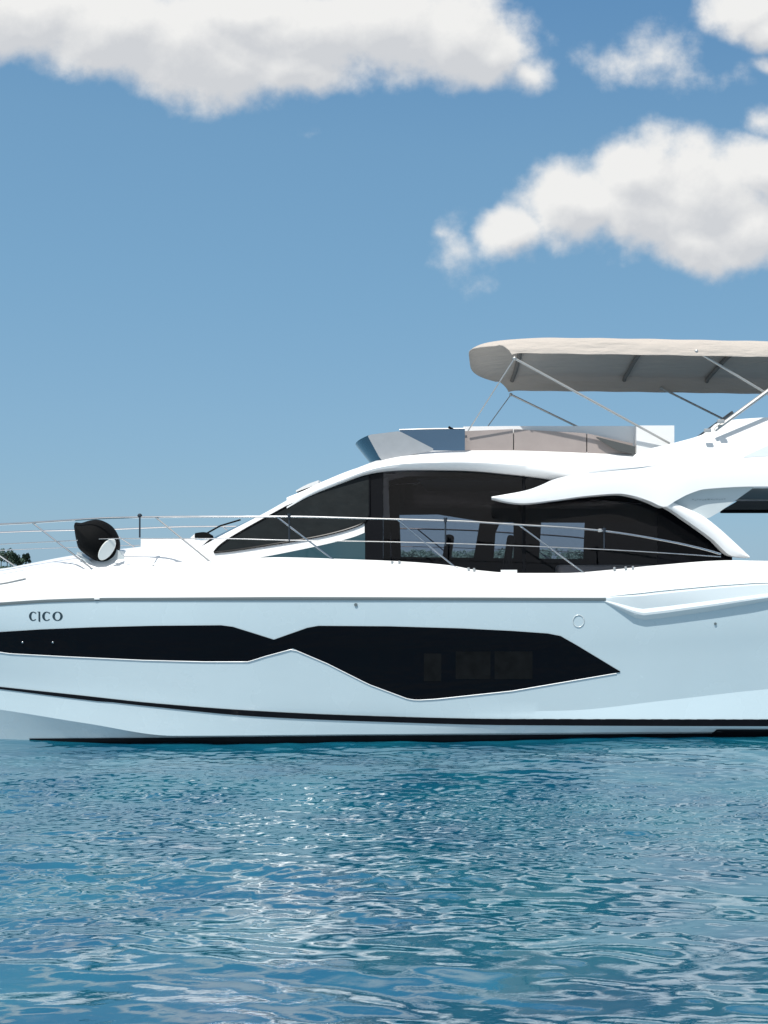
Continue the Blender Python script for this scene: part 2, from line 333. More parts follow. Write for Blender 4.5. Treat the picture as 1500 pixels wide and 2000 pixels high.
# ------------------------------------------------------------------ yacht
yacht = empty('yacht', (0, 0, 0), YAW, label='white motor yacht with flying bridge, black hull windows and beige canopy afloat on blue water', category='yacht')
PXA = 700.0; XR = 1950.0
TOPB = [(-380,1172),(0,1138),(60,1126),(180,1111),(300,1102),(430,1096),(540,1090),(655,1093),(780,1098),(880,1106),(930,1115),(1010,1121),(1100,1121),(1200,1114),(1280,1106),(1430,1096),(1500,1097),(1950,1104)]
SHEER = [(-380,1203),(-200,1192),(0,1180),(100,1174),(220,1171),(700,1170),(1180,1171),(1950,1173)]
ANTI = [(-190,1446),(60,1444),(350,1441),(700,1437),(1500,1431),(1950,1430)]
ST2 = [(-260,1318),(0,1347),(150,1366),(300,1383),(500,1402),(700,1411),(1000,1419),(1500,1421),(1950,1421)]
ST1 = [(-260,1313),(0,1341),(150,1357),(300,1373),(500,1388),(700,1397),(1000,1404),(1500,1405),(1950,1405)]
CHN = [(-240,1355),(0,1386),(170,1413),(340,1437),(700,1434),(1500,1429),(1950,1428)]
KNU = [(-260,1296),(0,1324),(300,1352),(600,1384),(800,1391),(1100,1388),(1300,1368),(1500,1346),(1950,1315)]
MID = [(-320,1240),(0,1250),(500,1280),(900,1285),(1500,1262),(1950,1250)]
def hb(px, B, stem, pw):
    tt = min(max((PXA - px) / (PXA - stem), 0), 1); return B * (1 - tt ** pw)
HROWS = [  # (py table or ('z',value)), half beam, stem, power
 (ANTI, 1.95, -190, 2.85), (CHN, 2.01, -235, 3.35), (ST2, 2.045, -245, 3.2), (ST1, 2.06, -248, 3.15),
 (KNU, 2.075, -258, 3.1), (MID, 2.165, -315, 2.9), (SHEER, 2.25, -380, 2.6)]
NC = 150
def cols(stem): return [stem + (XR - stem) * ((i / NC) ** 1.25) for i in range(NC + 1)]
def flare(tab, px): return (.065 if tab is ST1 or tab is ST2 else 0) * (lambda u: u*u*(3-2*u))(min(1, max(0, (px - 750) / 700)))
def hull_row(tab, B, stem, pw): return [at(px, smooth_pl(tab, px), HB - hb(px, B, stem, pw) - flare(tab, px)) for px in cols(stem)]
def lerp_row(a, b, v, bulge=0): return [pa.lerp(pb, v) + Vector((0, -bulge * 4 * v * (1 - v), 0)) for pa, pb in zip(a, b)]
rows = []
base = [hull_row(*r) for r in HROWS]
keel = []
for px in cols(-150):
    u = max(0, (300 - px) / 450); keel.append(Vector((planx(px, HB), HB, -0.75 + .75 * min(u, 1) ** 2)))
W = [Vector((planx(px, HB - hb(px, 1.8, -185, 2.6)), HB - hb(px, 1.8, -185, 2.6), -0.3)) for px in cols(-185)]
rows = [keel, W] + [base[0]]
for i in range(len(base) - 1):
    n = {4: 5, 5: 6}.get(i, 2)
    for k_ in range(1, n + 1): rows.append(lerp_row(base[i], base[i+1], k_ / n, .012 if i == 5 and k_ < n else 0))
bm = bmesh.new()
grid(bm, rows); grid(bm, [[mir(p) for p in r] for r in rows])
tr = [r[-1] for r in rows]; grid(bm, [tr, [mir(p) for p in tr]])                     # transom
bmesh.ops.remove_doubles(bm, verts=bm.verts[:], dist=2e-3)
bmesh.ops.recalc_face_normals(bm, faces=bm.faces[:])
hullbvh = BVHTree.FromBMesh(bm)
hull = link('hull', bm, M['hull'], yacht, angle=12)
def hit(px, py, off):
    d = ray(px, py).normalized(); loc, nor, i, dist = hullbvh.ray_cast(CL, d)
    if loc is None: return None
    if nor.dot(d) > 0: nor = -nor
    return loc + nor * off, nor
def decal(name, m, parent, top, bot, off=.006, nx=80, ny=8, both=True, sm=False, thick=0.004, x0=None, x1=None):
    f = smooth_pl if sm else pl; x0 = top[0][0] if x0 is None else x0; x1 = top[-1][0] if x1 is None else x1
    xs_ = sorted(set([x0 + (x1-x0)*i/nx for i in range(nx+1)] + [a for a, _ in top + bot if x0 < a < x1])); rr = []
    for j in range(ny+1):
        v = j/ny; rr.append([hit(x, f(top, x)*(1-v) + f(bot, x)*v, off)[0] for x in xs_])
    out_ = []
    for s in ((0, 1) if both else (0,)):
        bm = bmesh.new(); r2 = rr if s == 0 else [[mir(p) for p in r] for r in rr]
        solid_grid(bm, r2, Vector((0, (off + thick) * (1 if s == 0 else -1), 0))); bmesh.ops.remove_doubles(bm, verts=bm.verts[:], dist=1e-5)
        out_.append(link(name, bm, m, parent))
    return out_
# hull windows
WT1 = [(-90,1237),(0,1234),(80,1229),(180,1225),(300,1222),(432,1221),(455,1224),(500,1238),(535,1249),(600,1226),(622,1222),(760,1223),(900,1227),(1000,1232),(1070,1237),(1095,1242),(1130,1262),(1211,1311)]
WB1 = [(-90,1262),(0,1272),(20,1275),(130,1281),(280,1288),(400,1291),(485,1291),(520,1280),(572,1266),(640,1295),(720,1335),(795,1363),(812,1366),(850,1364),(1000,1348),(1100,1331),(1200,1314),(1211,1313)]
hw = decal('hull_window', M['black'], hull, WT1, WB1, off=.010, nx=140, ny=10)
for a_, b_, c_, d_ in ((828,1276,862,1330),(890,1272,958,1326),(966,1272,1040,1326)):
    for h_, q_ in zip(hw, decal('window_blind', M['blind'], hull, [(a_,b_),(c_,b_)], [(a_,d_),(c_,d_)], off=.013, nx=6, ny=4)): q_.parent = h_
for s_, h_ in enumerate(hw):
    pts = [hit(x, pl(WB1, x) + 1.5, .008)[0] for x in range(-80, 1212, 12)]
    mk_tube('window_rim', pts if s_ == 0 else [mir(p) for p in pts], .006, M['gel'], h_, 6)
for s_, h_ in enumerate(hw):   # steel beads added to make two small glints on the dark glass
    for px in (46, 105):
        bm = bmesh.new(); p, n = hit(px, 1254, .016); p = p if s_ == 0 else mir(p)
        bmesh.ops.create_icosphere(bm, subdivisions=2, radius=.016, matrix=Matrix.Translation(p)); link('glint_bead', bm, M['steel'], h_)
# black chine stripe and antifouling
decal('boot_stripe', M['stripe'], hull, [(x, smooth_pl(ST1, x)) for x in range(-200, 1931, 30)], [(x, smooth_pl(ST2, x) - (3 if x > 200 else 1.5)) for x in range(-200, 1931, 30)], off=.012, nx=120, ny=3)
AT = [(58,1442),(350,1440),(700,1436),(1000,1434),(1390,1431),(1400,1424),(1930,1424)]
AB = [(58,1443),(74,1458),(200,1462),(700,1458),(1930,1452)]
decal('antifouling_band', M['anti'], hull, AT, AB, off=.010, nx=120, ny=4)
# rub rail at the sheer
def strip_row(tab, dpy, dB, stem=-380):
    return [at(px, smooth_pl(tab, px) + dpy, HB - hb(px, 2.25 + dB, stem - dB * 60, 2.6)) for px in cols(-380)]
for s_ in (0, 1):
    bm = bmesh.new(); rr = [strip_row(SHEER, 2.5, .0), strip_row(SHEER, 2.5, .014), strip_row(SHEER, 0, .02), strip_row(SHEER, -3.5, .014), strip_row(SHEER, -3.5, 0)]
    if s_: rr = [[mir(p) for p in r] for r in rr]
    ne = sum(1 for x in cols(-380) if x < 1186); rr = [r[:ne] for r in rr]
    grid(bm, rr); link('rub_rail', bm, M['rub'], hull)
# bulwark and deck moulding
S0 = strip_row(SHEER, -3, 0)
def bul(v, dB):  # v up from sheer to bulwark top
    return [at(px, smooth_pl(SHEER, px) * (1 - v) + smooth_pl(TOPB, px) * v, HB - hb(px, 2.25 - dB, -380 + dB * 60, 2.6)) for px in cols(-380)]
top_ = bul(1, .17)
cap1 = [Vector((p.x, p.y + min(.03, HB - p.y), p.z + .012)) for p in top_]; cap2 = [Vector((p.x, min(p.y + .09, HB), p.z + .012)) for p in top_]; cap3 = [Vector((p.x, min(p.y + .12, HB), p.z - .02)) for p in top_]
dk = [Vector((p.x, min(p.y + .13, HB), p.z - .16)) for p in top_]; dc = [Vector((p.x, HB, p.z - .14)) for p in top_]
rr = [bul(.05, 0), bul(.2, .012), bul(.4, .035), bul(.6, .065), bul(.8, .105), bul(.93, .14), top_, cap1, cap2, cap3, dk, dc]
bm = bmesh.new(); grid(bm, rr); grid(bm, [[mir(p) for p in r] for r in rr])
tr = [r[-1] for r in rr]; grid(bm, [tr, [mir(p) for p in tr]])
bmesh.ops.remove_doubles(bm, verts=bm.verts[:], dist=1e-3)
deck = link('deck', bm, M['gel'], yacht, angle=28)
bulbvh = None
# foredeck coachroof
SIL = [(-170,1136),(0,1112),(60,1100),(140,1085),(230,1073),(300,1065),(430,1052),(460,1050)]
rr = []
pxs = [-170 + 630 * i / 60 for i in range(61)]
def coach(px, b, py, dz=0, k=1): 
    s = max(0.0, min(1, (px + 172) / 320)) ** .5; u_ = min(1, max(0, (px - 320) / 110)); s *= 1 - .13 * u_*u_*(3 - 2*u_)
    p = at(px, py, HB - b * s); p.z += dz * s; return p
base_ = [coach(px, 1.66, smooth_pl(TOPB, px) + 14) for px in pxs]
for fb, fy in ((1.62, .15), (1.56, .45), (1.42, .72), (1.22, .90), (1.0, 1.0)):
    rr.append([coach(px, fb, (smooth_pl(TOPB, px) + 4) * (1 - fy) + smooth_pl(SIL, px) * fy) for px in pxs])
last = rr[-1]; rr = [base_] + rr + [[Vector((p.x, p.y + (HB - p.y) * v, p.z + .05 * v)) for p in last] for v in (.4, 1)]
bm = bmesh.new(); grid(bm, rr); grid(bm, [[mir(p) for p in r] for r in rr]); e = [r[0] for r in rr]; bmesh.ops.remove_doubles(bm, verts=bm.verts[:], dist=1e-3)
coachroof = link('coachroof', bm, M['gel'], yacht, angle=40)
# sunpad, hatch and deck fittings
for s_ in (0,):
    bm = bmesh.new(); rows_ = patch_rows([(275,1051),(345,1051),(400,1056)], [(275,1072),(345,1068),(400,1062)], lambda X, Z: 1.35, nx=8, ny=3); solid_grid(bm, rows_, Vector((0, 1.8, 0)))
    bmesh.ops.bevel(bm, geom=[e for e in bm.edges if len(e.link_faces) == 2 and e.calc_face_angle(0) > .8], offset=.012, segments=2, affect='EDGES')
    link('sunpad', bm, M['gel'], coachroof)
side_patch('deck_camera_hood', M['gel'], coachroof, [(366,1056),(380,1043)], [(366,1060),(380,1060)], lambda X, Z: 1.5, thick=.12, both=False, nx=4, ny=2, sm=False)
side_patch('deck_lamp', M['fabricblk'], coachroof, [(381,1041),(398,1039),(412,1046)], [(381,1050),(398,1052),(412,1052)], lambda X, Z: 1.5, thick=.14, both=False, nx=8, ny=3)
# foredeck black cowl with pale round opening
def cowl():
    e = empty('foredeck_cowl'); e.parent = yacht
    yl = .72; sc_ = (at(200, 1100, yl) - at(199, 1100, yl)).length
    OUT = [(145,1021),(158,1021),(175,1016),(192,1015),(206,1020),(218,1030),(227,1045),(231,1062),(229,1080),(221,1091),(208,1098),(194,1098),(180,1092),(166,1083),(154,1072),(149,1055),(146,1038)]
    cx_, cy2 = 188, 1056; bm = bmesh.new(); rings = []
    fine = []
    for i in range(len(OUT)):
        p0, p1, p2, p3 = OUT[i-1], OUT[i], OUT[(i+1) % len(OUT)], OUT[(i+2) % len(OUT)]
        for u_ in (0, 1/3, 2/3):
            fine.append(tuple(.5*((2*p1[c]) + (-p0[c]+p2[c])*u_ + (2*p0[c]-5*p1[c]+4*p2[c]-p3[c])*u_*u_ + (-p0[c]+3*p1[c]-3*p2[c]+p3[c])*u_**3) for c in (0, 1)))
    for (k_, dy) in ((.12, -.26), (.4, -.235), (.7, -.17), (.9, -.08), (1, .02), (.96, .12), (.8, .22), (.5, .28), (.12, .3)):
        rings.append([bm.verts.new(at(cx_ + (a - cx_)*k_, cy2 + (b_ - cy2)*k_, yl) + Vector((0, dy, 0))) for a, b_ in fine])
    for i in range(len(rings)-1):
        for q_ in range(len(fine)): bm.faces.new((rings[i][q_], rings[i][(q_+1) % len(fine)], rings[i+1][(q_+1) % len(fine)], rings[i+1][q_]))
    bm.faces.new(rings[0]); bm.faces.new(rings[-1]); link('cover', bm, M['fabricblk'], e, angle=50)
    # pale disc
    bm = bmesh.new(); c = at(209, 1073, yl - .21); ax = Vector((.35, -1, -.25)).normalized()
    u_ = Vector((math.cos(R(58)), 0, math.sin(R(58)))); u_ = (u_ - ax * u_.dot(ax)).normalized(); v_ = ax.cross(u_)
    for (off, r1, r2) in ((0, 25*sc_, 12*sc_),):
        f1 = [bm.verts.new(c + u_*math.cos(a)*r1 + v_*math.sin(a)*r2) for a in [2*math.pi*q_/32 for q_ in range(32)]]
        f2 = [bm.verts.new(c + ax*.02 + u_*math.cos(a)*r1*.93 + v_*math.sin(a)*r2*.93) for a in [2*math.pi*q_/32 for q_ in range(32)]]
        for q_ in range(32): bm.faces.new((f1[q_], f1[(q_+1)%32], f2[(q_+1)%32], f2[q_]))
        bm.faces.new(f2); bm.faces.new(f1[::-1])
    link('lens', bm, M['lens'], e)
    rows_ = patch_rows([(150,1078),(182,1100),(230,1071),(252,1106)], [(150,1084),(180,1108),(215,1110),(252,1110)], lambda X, Z: yl - .02, nx=16, ny=3, sm=False)
    bm = bmesh.new(); solid_grid(bm, rows_, Vector((0, .35, 0))); link('base', bm, M['grey'], e)
cowl()

# ---- cabin
CZ0 = 2.2; X700 = planx(700, .7)
def cab(X, Z): return .62 + .22 * (Z - CZ0) + .045 * max(0, X700 - X) ** 1.6
AP = [(385,1072),(430,1047),(520,1000),(600,955),(625,943),(680,920),(740,902)]                    # outer edge of the A pillar
side_patch('cabin_side', M['gel'], yacht, AP[:-1] + [(726,905)], [(385,1120),(726,1120)], cab, off=0, thick=.05, nx=40, ny=10)
fw = side_patch('front_side_window', M['curtain'], yacht, [(418,1077),(430,1066),(470,1040),(520,1012),(600,970),(660,946),(722,926)], [(418,1079),(440,1077),(540,1062),(600,1052),(640,1044),(690,1030),(712,1020),(722,1006)], cab, off=.02, thick=.015, nx=50, ny=8)
for s_, f_ in enumerate(fw):
    e_ = [(418,1078),(430,1065),(470,1039),(520,1011),(600,969),(660,945),(722,925)]
    pts = [on(x, smooth_pl(e_, x), lambda X, Z: cab(X, Z) - .022) for x in range(418, 723, 8)]
    e2_ = [(418,1079),(440,1077),(540,1062),(600,1052),(640,1044),(690,1030),(712,1020),(722,1006)]
    pts2 = [on(x, smooth_pl(e2_, x) , lambda X, Z: cab(X, Z) - .022) for x in range(722, 417, -8)]
    pp = pts + pts2
    if s_: pp = [mir(p) for p in pp]
    mk_tube('trim', pp, .014, M['trim'], f_, 6)
side_patch('quarter_window', M['lowglass'], yacht, [(508,1089),(560,1079),(640,1062),(690,1049),(713,1040)], [(508,1094),(713,1104)], cab, off=.02, thick=.015, nx=30, ny=5)
GT = [(712,927),(725,925),(800,918),(900,919),(1000,927),(1077,937),(1200,948),(1330,1003),(1380,1040),(1430,1088)]
GB = [(712,1130),(1010,1132),(1200,1125),(1330,1112),(1430,1097)]
def gpane(name, m, x0, x1, off=0.0, thick=.012):
    return side_patch(name, m, yacht, GT, GB, cab, off=off, thick=thick, nx=max(6, int((x1-x0)/8)), ny=8, x0=x0, x1=x1)
gpane('window_pillar', M['trim'], 712, 748, .012, .05)
gpane('saloon_window', M['glass'], 748.5, 1020)
gpane('window_mullion', M['trim'], 1020.5, 1026, .004, .03)
gpane('saloon_window', M['glass'], 1026.5, 1284)
gpane('aft_quarter_window', M['black'], 1284.5, 1430, .006, .03)
# upper tinted header bands inside the windows
# windscreen
bm = bmesh.new(); rr = []
for i in range(21):
    px = 392 + (628 - 392) * i / 20; p = on(px, smooth_pl(AP, px) + 3, lambda X, Z: cab(X, Z) - .0); q2 = mir(p); row = []
    for j in range(33):
        w_ = j / 32; b_ = 1 - abs(2*w_ - 1) ** 2.4; row.append(p.lerp(q2, w_) + Vector((-.16, 0, .12)) * b_ * (.45 + .55 * (1 - i/20)))
    rr.append(row)
solid_grid(bm, rr, Vector((.02, 0, -.02))); link('windscreen', bm, M['black'], yacht)
mk_tube('wiper', [at(470, 1015, 1.3), at(430, 1027, 1.25), at(405, 1041, 1.2)], .012, M['trim'], yacht)
# roof / flybridge moulding (crosses the beam)
RT = [(560,972),(600,955),(622,944),(680,921),(740,898),(785,886),(830,880),(900,876),(1000,875),(1100,877),(1240,881),(1300,880)]
RL = [(560,993),(600,971),(660,947),(722,926),(760,920),(800,918),(900,919),(1000,927),(1077,937),(1150,950),(1300,965)]
def rf(b0): return lambda X, Z: max(cab(X, Z), .0) - b0
xsr = [560 + 740 * i / 70 for i in range(71)]; rr = []
def rrow(v, off, inn=0): 
    out_ = []
    for x in xsr:
        py = smooth_pl(RT, x) * (1 - v) + smooth_pl(RL, x) * v
        k_ = min(1, max(0.02, (x - 560) / 300)); p = on(x, py, lambda X, Z: cab(X, Z) - .03 - off * k_); out_.append(p)
    return out_
rr = [[p + Vector((0, .12, .0)) for p in rrow(1, 0)], rrow(1, 0), rrow(.96, .04), rrow(.8, .12), rrow(.62, .15), rrow(.4, .12), rrow(.2, .03), rrow(.06, -.10), rrow(0, -.20)]
last = rr[-1]; rr += [[Vector((p.x, p.y + (HB - p.y) * v, p.z + .03 * v)) for p in last] for v in (.15, .5, 1)]
bm = bmesh.new(); grid(bm, rr); grid(bm, [[mir(p) for p in r] for r in rr]); bmesh.ops.remove_doubles(bm, verts=bm.verts[:], dist=1e-3)
roof = link('roof', bm, M['gel'], yacht, angle=40)
side_patch('roof_lip', M['gel'], roof, [(578,958),(600,946),(622,938)], [(578,961),(600,953),(622,946)], lambda X, Z: 1.25, thick=2.0, both=False, nx=8, ny=2)
# wings: flybridge side, swoosh and overhang
WTOP = [(1150,921),(1200,913),(1225,905),(1245,884),(1317,865),(1380,845),(1390,834),(1402,826),(1430,820),(1500,815),(1700,806),(1850,830),(1930,900)]
CREASE = [(960,970),(985,966),(1030,957),(1060,946),(1077,938),(1110,929),(1150,922),(1225,913),(1300,905),(1400,899),(1500,896),(1700,893),(1930,905)]
fl = lambda X, Z: cab(X, Z) - .2
side_patch('flybridge_wing', M['gel'], yacht, WTOP, [(x, smooth_pl(CREASE, x) + 2) for x in range(1150, 1931, 26)], lambda X, Z: .345 + .55 * max(0, Z - 3.75), thick=.14, nx=60, ny=8)
SWB = [(960,973),(985,979),(1020,983),(1080,977),(1150,968),(1210,964),(1240,969),(1270,979),(1298,990),(1320,978),(1345,965),(1378,955),(1475,950),(1930,950)]
side_patch('side_moulding', M['gel'], yacht, CREASE, SWB, lambda X, Z: .36 - .12 * (3.75 - Z), thick=.42, nx=130, ny=8, crown=.012)
FT = [(1240,962),(1290,972),(1330,988),(1370,1006),(1400,1028),(1440,1064),(1455,1078),(1464,1086)]
FB = [(1240,970),(1270,979),(1300,990),(1340,1016),(1390,1052),(1430,1086),(1450,1089),(1464,1090)]
side_patch('aft_strut', M['gel'], yacht, FT, FB, lambda X, Z: .39 - .06 * (3.75 - Z), thick=.3, nx=50, ny=5, crown=.03)
gp = side_patch('side_panel', M['grey'], yacht, [(1290,985),(1375,950),(1474,947)], [(1290,987),(1330,998),(1370,1011),(1384,1012),(1405,1000),(1474,951)], lambda X, Z: .44 - .0 * (3.75 - Z), thick=.06, nx=60, ny=5, sm=False)  # white moulding below the overhang; its shade is painted in as grey
# faint lettering on the side panel, too small to read
for s_, p_ in enumerate(gp):
    bm = bmesh.new()
    xx = 1352
    for k_, (wd, hh, dy) in enumerate([(3,3,0),(4,2,1),(2,3,0),(5,2,0),(3,3,1),(4,4,1),(5,5,1),(4,3,0),(3,2,0),(5,2,-1),(3,2,0),(4,2,-1),(3,3,-1)]):
        c = on(xx + wd/2, 977 + dy - hh/2, lambda X, Z: .436); c = c if s_ == 0 else mir(c)
        box(bm, c, (wd*.0066, .004, hh*.004)); xx += wd + 1.4
    link('marking', bm, M['mark'], p_, smooth=False)
side_patch('recess_shade_patch', M['grey'], yacht, [(1452,892),(1480,879),(1500,870),(1560,852)], [(1452,894),(1480,892),(1500,891),(1560,888)], lambda X, Z: .345 + .55 * max(0, Z - 3.75) - .006, thick=.012, nx=24, ny=3, sm=False)  # flat grey patch imitating the shade of a small recess in the wing
# cockpit ceiling (dark underside of the flybridge overhang) and pale top
bm = bmesh.new(); a0 = at(1400, 950, .5)
zt = at(1475, 903, .3).z; zb = at(1475, 953, .3).z; x0 = at(1478, 953, .3).x
vs = [(x0 - .05, zb + .02), (x0 + 3.2, zb + .02)]
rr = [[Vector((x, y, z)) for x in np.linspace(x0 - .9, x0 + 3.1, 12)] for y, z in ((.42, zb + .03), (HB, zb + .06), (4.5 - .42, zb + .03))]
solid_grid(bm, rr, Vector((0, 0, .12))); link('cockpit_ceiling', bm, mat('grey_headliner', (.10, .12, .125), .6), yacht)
bm = bmesh.new(); rr = [[Vector((x, y, zt)) for x in np.linspace(planx(1290, 1), x0 + 3.1, 12)] for y in (.45, HB, 4.05)]
solid_grid(bm, rr, Vector((0, 0, .05))); link('flybridge_deck', bm, M['gel'], yacht)
# dark smoked panel hanging at the far side of the cockpit ceiling
rows_ = patch_rows([(1478,953),(1900,953)], [(1404,1000),(1900,1000)], lambda X, Z: 4.1, nx=20, ny=2, sm=False, x0=1404, x1=1900)
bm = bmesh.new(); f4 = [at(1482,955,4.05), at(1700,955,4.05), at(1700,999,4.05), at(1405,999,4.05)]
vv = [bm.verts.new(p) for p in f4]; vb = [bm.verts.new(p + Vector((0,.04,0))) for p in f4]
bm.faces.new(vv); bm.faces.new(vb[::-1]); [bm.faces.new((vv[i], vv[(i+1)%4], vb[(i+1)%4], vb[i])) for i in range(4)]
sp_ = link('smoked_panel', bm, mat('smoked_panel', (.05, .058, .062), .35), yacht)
mk_tube('edge', [at(1407, 999, 4.04), at(1700, 999, 4.04)], .03, M['trim'], sp_)

# ---- hull side moulding (pod) with its groove
PT = [(1172,1168),(1205,1162),(1290,1152),(1400,1142),(1480,1137),(1560,1137),(1900,1150)]
PB = [(1172,1172),(1200,1186),(1240,1207),(1256,1212),(1300,1207),(1400,1192),(1500,1174),(1600,1166),(1900,1158)]
side_b = BVHTree.FromPolygons([tuple(v.co) for v in deck.data.vertices], [tuple(p.vertices) for p in deck.data.polygons])
ZS = at(1500, 1172, 0).z; ZTP = at(1500, 1100, .17).z; ZM = at(1500, 1262, .085).z
def sidey(X, Z):
    return .17 * (min(1, (Z - ZS) / (ZTP - ZS))) ** 1.6 if Z > ZS else .085 * (ZS - Z) / (ZS - ZM)
def podrow(v, off):
    r = []
    for i in range(61):
        x = 1172 + (1900 - 1172) * i / 60; py = pl(PT, x) * (1 - v) + pl(PB, x) * v; e_ = min(1, (x - 1172) / 60)
        r.append(on(x, py, lambda X, Z: sidey(X, Z) - off * e_))
    return r
prof = [(0, -.05), (0, .0), (.03, .028), (.06, .006), (.09, .035), (.14, .045), (.40, .038), (.60, .035), (.66, .065), (.74, .085), (.82, .085), (.90, .06), (1.0, .01), (1.0, -.05)]
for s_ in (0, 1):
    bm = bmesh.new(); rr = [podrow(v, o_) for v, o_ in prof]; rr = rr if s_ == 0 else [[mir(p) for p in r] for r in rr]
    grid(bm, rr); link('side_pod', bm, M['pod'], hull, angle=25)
# small hull fittings
def fit(name, px, py, r, m, dark=True, tor=False):
    h = hit(px, py, .004); p, n = h; bm = bmesh.new()
    u_ = n.cross(Vector((0, 0, 1))).normalized(); v_ = n.cross(u_)
    if tor: tube(bm, [p + u_*math.cos(a)*r + v_*math.sin(a)*r*1.1 for a in [2*math.pi*q_/24 for q_ in range(25)]], .006, 6)
    else: tube(bm, [p - n*.01, p + n*.012], r, 12)
    link(name, bm, m, hull)
fit('vent', 695, 1181, .022, M['rub']); fit('vent', 1397, 1218, .018, M['rub']); fit('filler_cap', 1130, 1213, .075, M['grey'], tor=True)
bm = bmesh.new(); p = at(190, 1169, hb(190,2.25,-380,2.6)*-1 + HB - .012); box(bm, p, (.07, .035, .03), .008); link('fairlead', bm, M['gel'], hull)
# small cleats/fittings along the bulwark
for px, py in ((300,1107),(585,1102),(766,1099),(780,1099),(885,1117),(915,1112),(926,1113),(1200,1111),(1222,1110),(1236,1109)):
    yb = HB - hb(px, 2.08, -370, 2.6); p = at(px, py, yb - .01); bm = bmesh.new(); box(bm, p, (.03, .03, .05), .006); link('deck_fitting', bm, M['steelm'], deck)
side_patch('deck_step', M['gel'], deck, [(978,1113),(1010,1113)], [(978,1122),(1010,1124)], lambda X, Z: .2, thick=.06, both=False, nx=3, ny=2)
pts = [at(x, smooth_pl(TOPB, x) + 2 + (x < 5) * 0, HB - hb(x, 2.12, -365, 2.6) - .012) for x in range(-120, 60, 10)]
mk_tube('toe_rail', pts, .010, M['steelm'], deck, 6)
# name on the bow: CICO
def letter_pts(kind, w_, h_):
    """quads (outer, inner) in a w x h box; thick-thin serif capitals"""
    qs = []
    n = 26
    if kind in 'CO':
        a0, a1 = (0, 360) if kind == 'O' else (48, 312)
        for i in range(n):
            q_ = []
            for a in (a0 + (a1-a0)*i/n, a0 + (a1-a0)*(i+1)/n):
                c, s = math.cos(R(a)), math.sin(R(a)); q_.append(((.5 + .5*c)*w_, (.5 + .5*s)*h_, (.5 + .27*c + (.05 if kind=='C' else 0))*w_, (.5 + .42*s)*h_))
            qs.append([(q_[0][0], q_[0][1]), (q_[1][0], q_[1][1]), (q_[1][2], q_[1][3]), (q_[0][2], q_[0][3])])
        if kind == 'C':
            x = (.5 + .5*math.cos(R(48)))*w_; y1 = (.5+.5*math.sin(R(48)))*h_
            qs.append([(x-.03*w_, y1+.04*h_), (x+.05*w_, y1+.06*h_), (x+.05*w_, y1-.12*h_), (x-.01*w_, y1-.12*h_)])
            y1 = h_ - y1; qs.append([(x-.12*w_, y1+.0*h_), (x+.03*w_, y1+.08*h_), (x+.05*w_, y1+.05*h_), (x-.03*w_, y1-.05*h_)])
    else:
        qs.append([(.28*w_, -.04*h_), (.66*w_, -.12*h_), (.66*w_, 1.0*h_), (.28*w_, 1.0*h_)])
        qs.append([(.02*w_, .95*h_), (.30*w_, .95*h_), (.30*w_, 1.0*h_), (.02*w_, 1.0*h_)])
    return qs
xx = 57
nm = empty('boat_name'); nm.parent = hull
for kind, wd, gap in (('C', 15.5, .6), ('I', 8.5, 1.0), ('C', 17, 3), ('O', 20, 0)):
    bm = bmesh.new()
    for qd in letter_pts(kind, wd, 18.0):
        vs = [bm.verts.new(hit(xx + x_, 1212.5 - y_ - (xx-57)*.0, .004)[0]) for x_, y_ in qd]; bm.faces.new(vs)
    link('letter', bm, M['letter'], nm, smooth=False); xx += wd + gap

# ---- flybridge fittings

pan = lambda y0: (lambda X, Z: y0)
ws_ = empty('flybridge_windscreen'); ws_.parent = yacht
side_patch('side_panel', M['silver'], ws_, [(719,851),(722,849),(780,842),(846,876)], [(719,853),(744,899),(800,889),(846,880)], lambda X, Z: 1.0 - .25*(Z-3.8), thick=.03, nx=24, ny=4, sm=False)
side_patch('side_glass', M['fglass'], ws_, [(781,840),(908,838)], [(781,843),(845,880),(908,880)], lambda X, Z: 1.01 - .25*(Z-3.8), thick=.02, nx=24, ny=4, sm=False)
bm = bmesh.new(); rr = []
for i in range(7):
    v = i/6; p = at(720 + 24*v, 850 + 48*v, 1.0); q2 = mir(p)
    rr.append([p.lerp(q2, j/24) + Vector((-.30*(1 - .35*v), 0, -.05)) * (1 - abs(2*j/24 - 1)**2.5) for j in range(25)])
solid_grid(bm, rr, Vector((.02, 0, 0))); link('front_glass', bm, M['fglass2'], ws_)
mk_tube('latch', [at(876, 834, 1.0), at(890, 842, .99), at(893, 850, .98), at(884, 838, 1.0)], .018, M['trim'], ws_)
mk_tube('top_trim', [at(780, 839.5, 1.0), at(850, 837.5, 1.0), at(908, 837, 1.0)], .010, M['steelm'], ws_)
seat = empty('flybridge_seat'); seat.parent = yacht
def slab(name, m, parent, top, bot, y0, th, bev=.02, nx=20, ny=3, sm=False):
    bm = bmesh.new(); rows_ = patch_rows(top, bot, lambda X, Z: y0, nx=nx, ny=ny, sm=sm); solid_grid(bm, rows_, Vector((0, th, 0)))
    bmesh.ops.bevel(bm, geom=[e for e in bm.edges if len(e.link_faces) == 2 and e.calc_face_angle(0) > .9], offset=bev, segments=3, affect='EDGES')
    return link(name, bm, m, parent)
slab('backrest_shell', M['gel'], seat, [(905,833),(1000,832),(1241,832)], [(905,880),(1241,890)], 1.22, .12)
for a, b_ in ((908, 1002), (1004, 1145), (1147, 1236)):
    T_ = [(908,842),(925,838),(1050,838),(1145,846),(1236,866)]
    slab('cushion', M['cushion'], seat, [(a, pl(T_, a)), (b_, pl(T_, b_))], [(a, 886), (b_, 886)], 1.06, .14, bev=.025, nx=8)
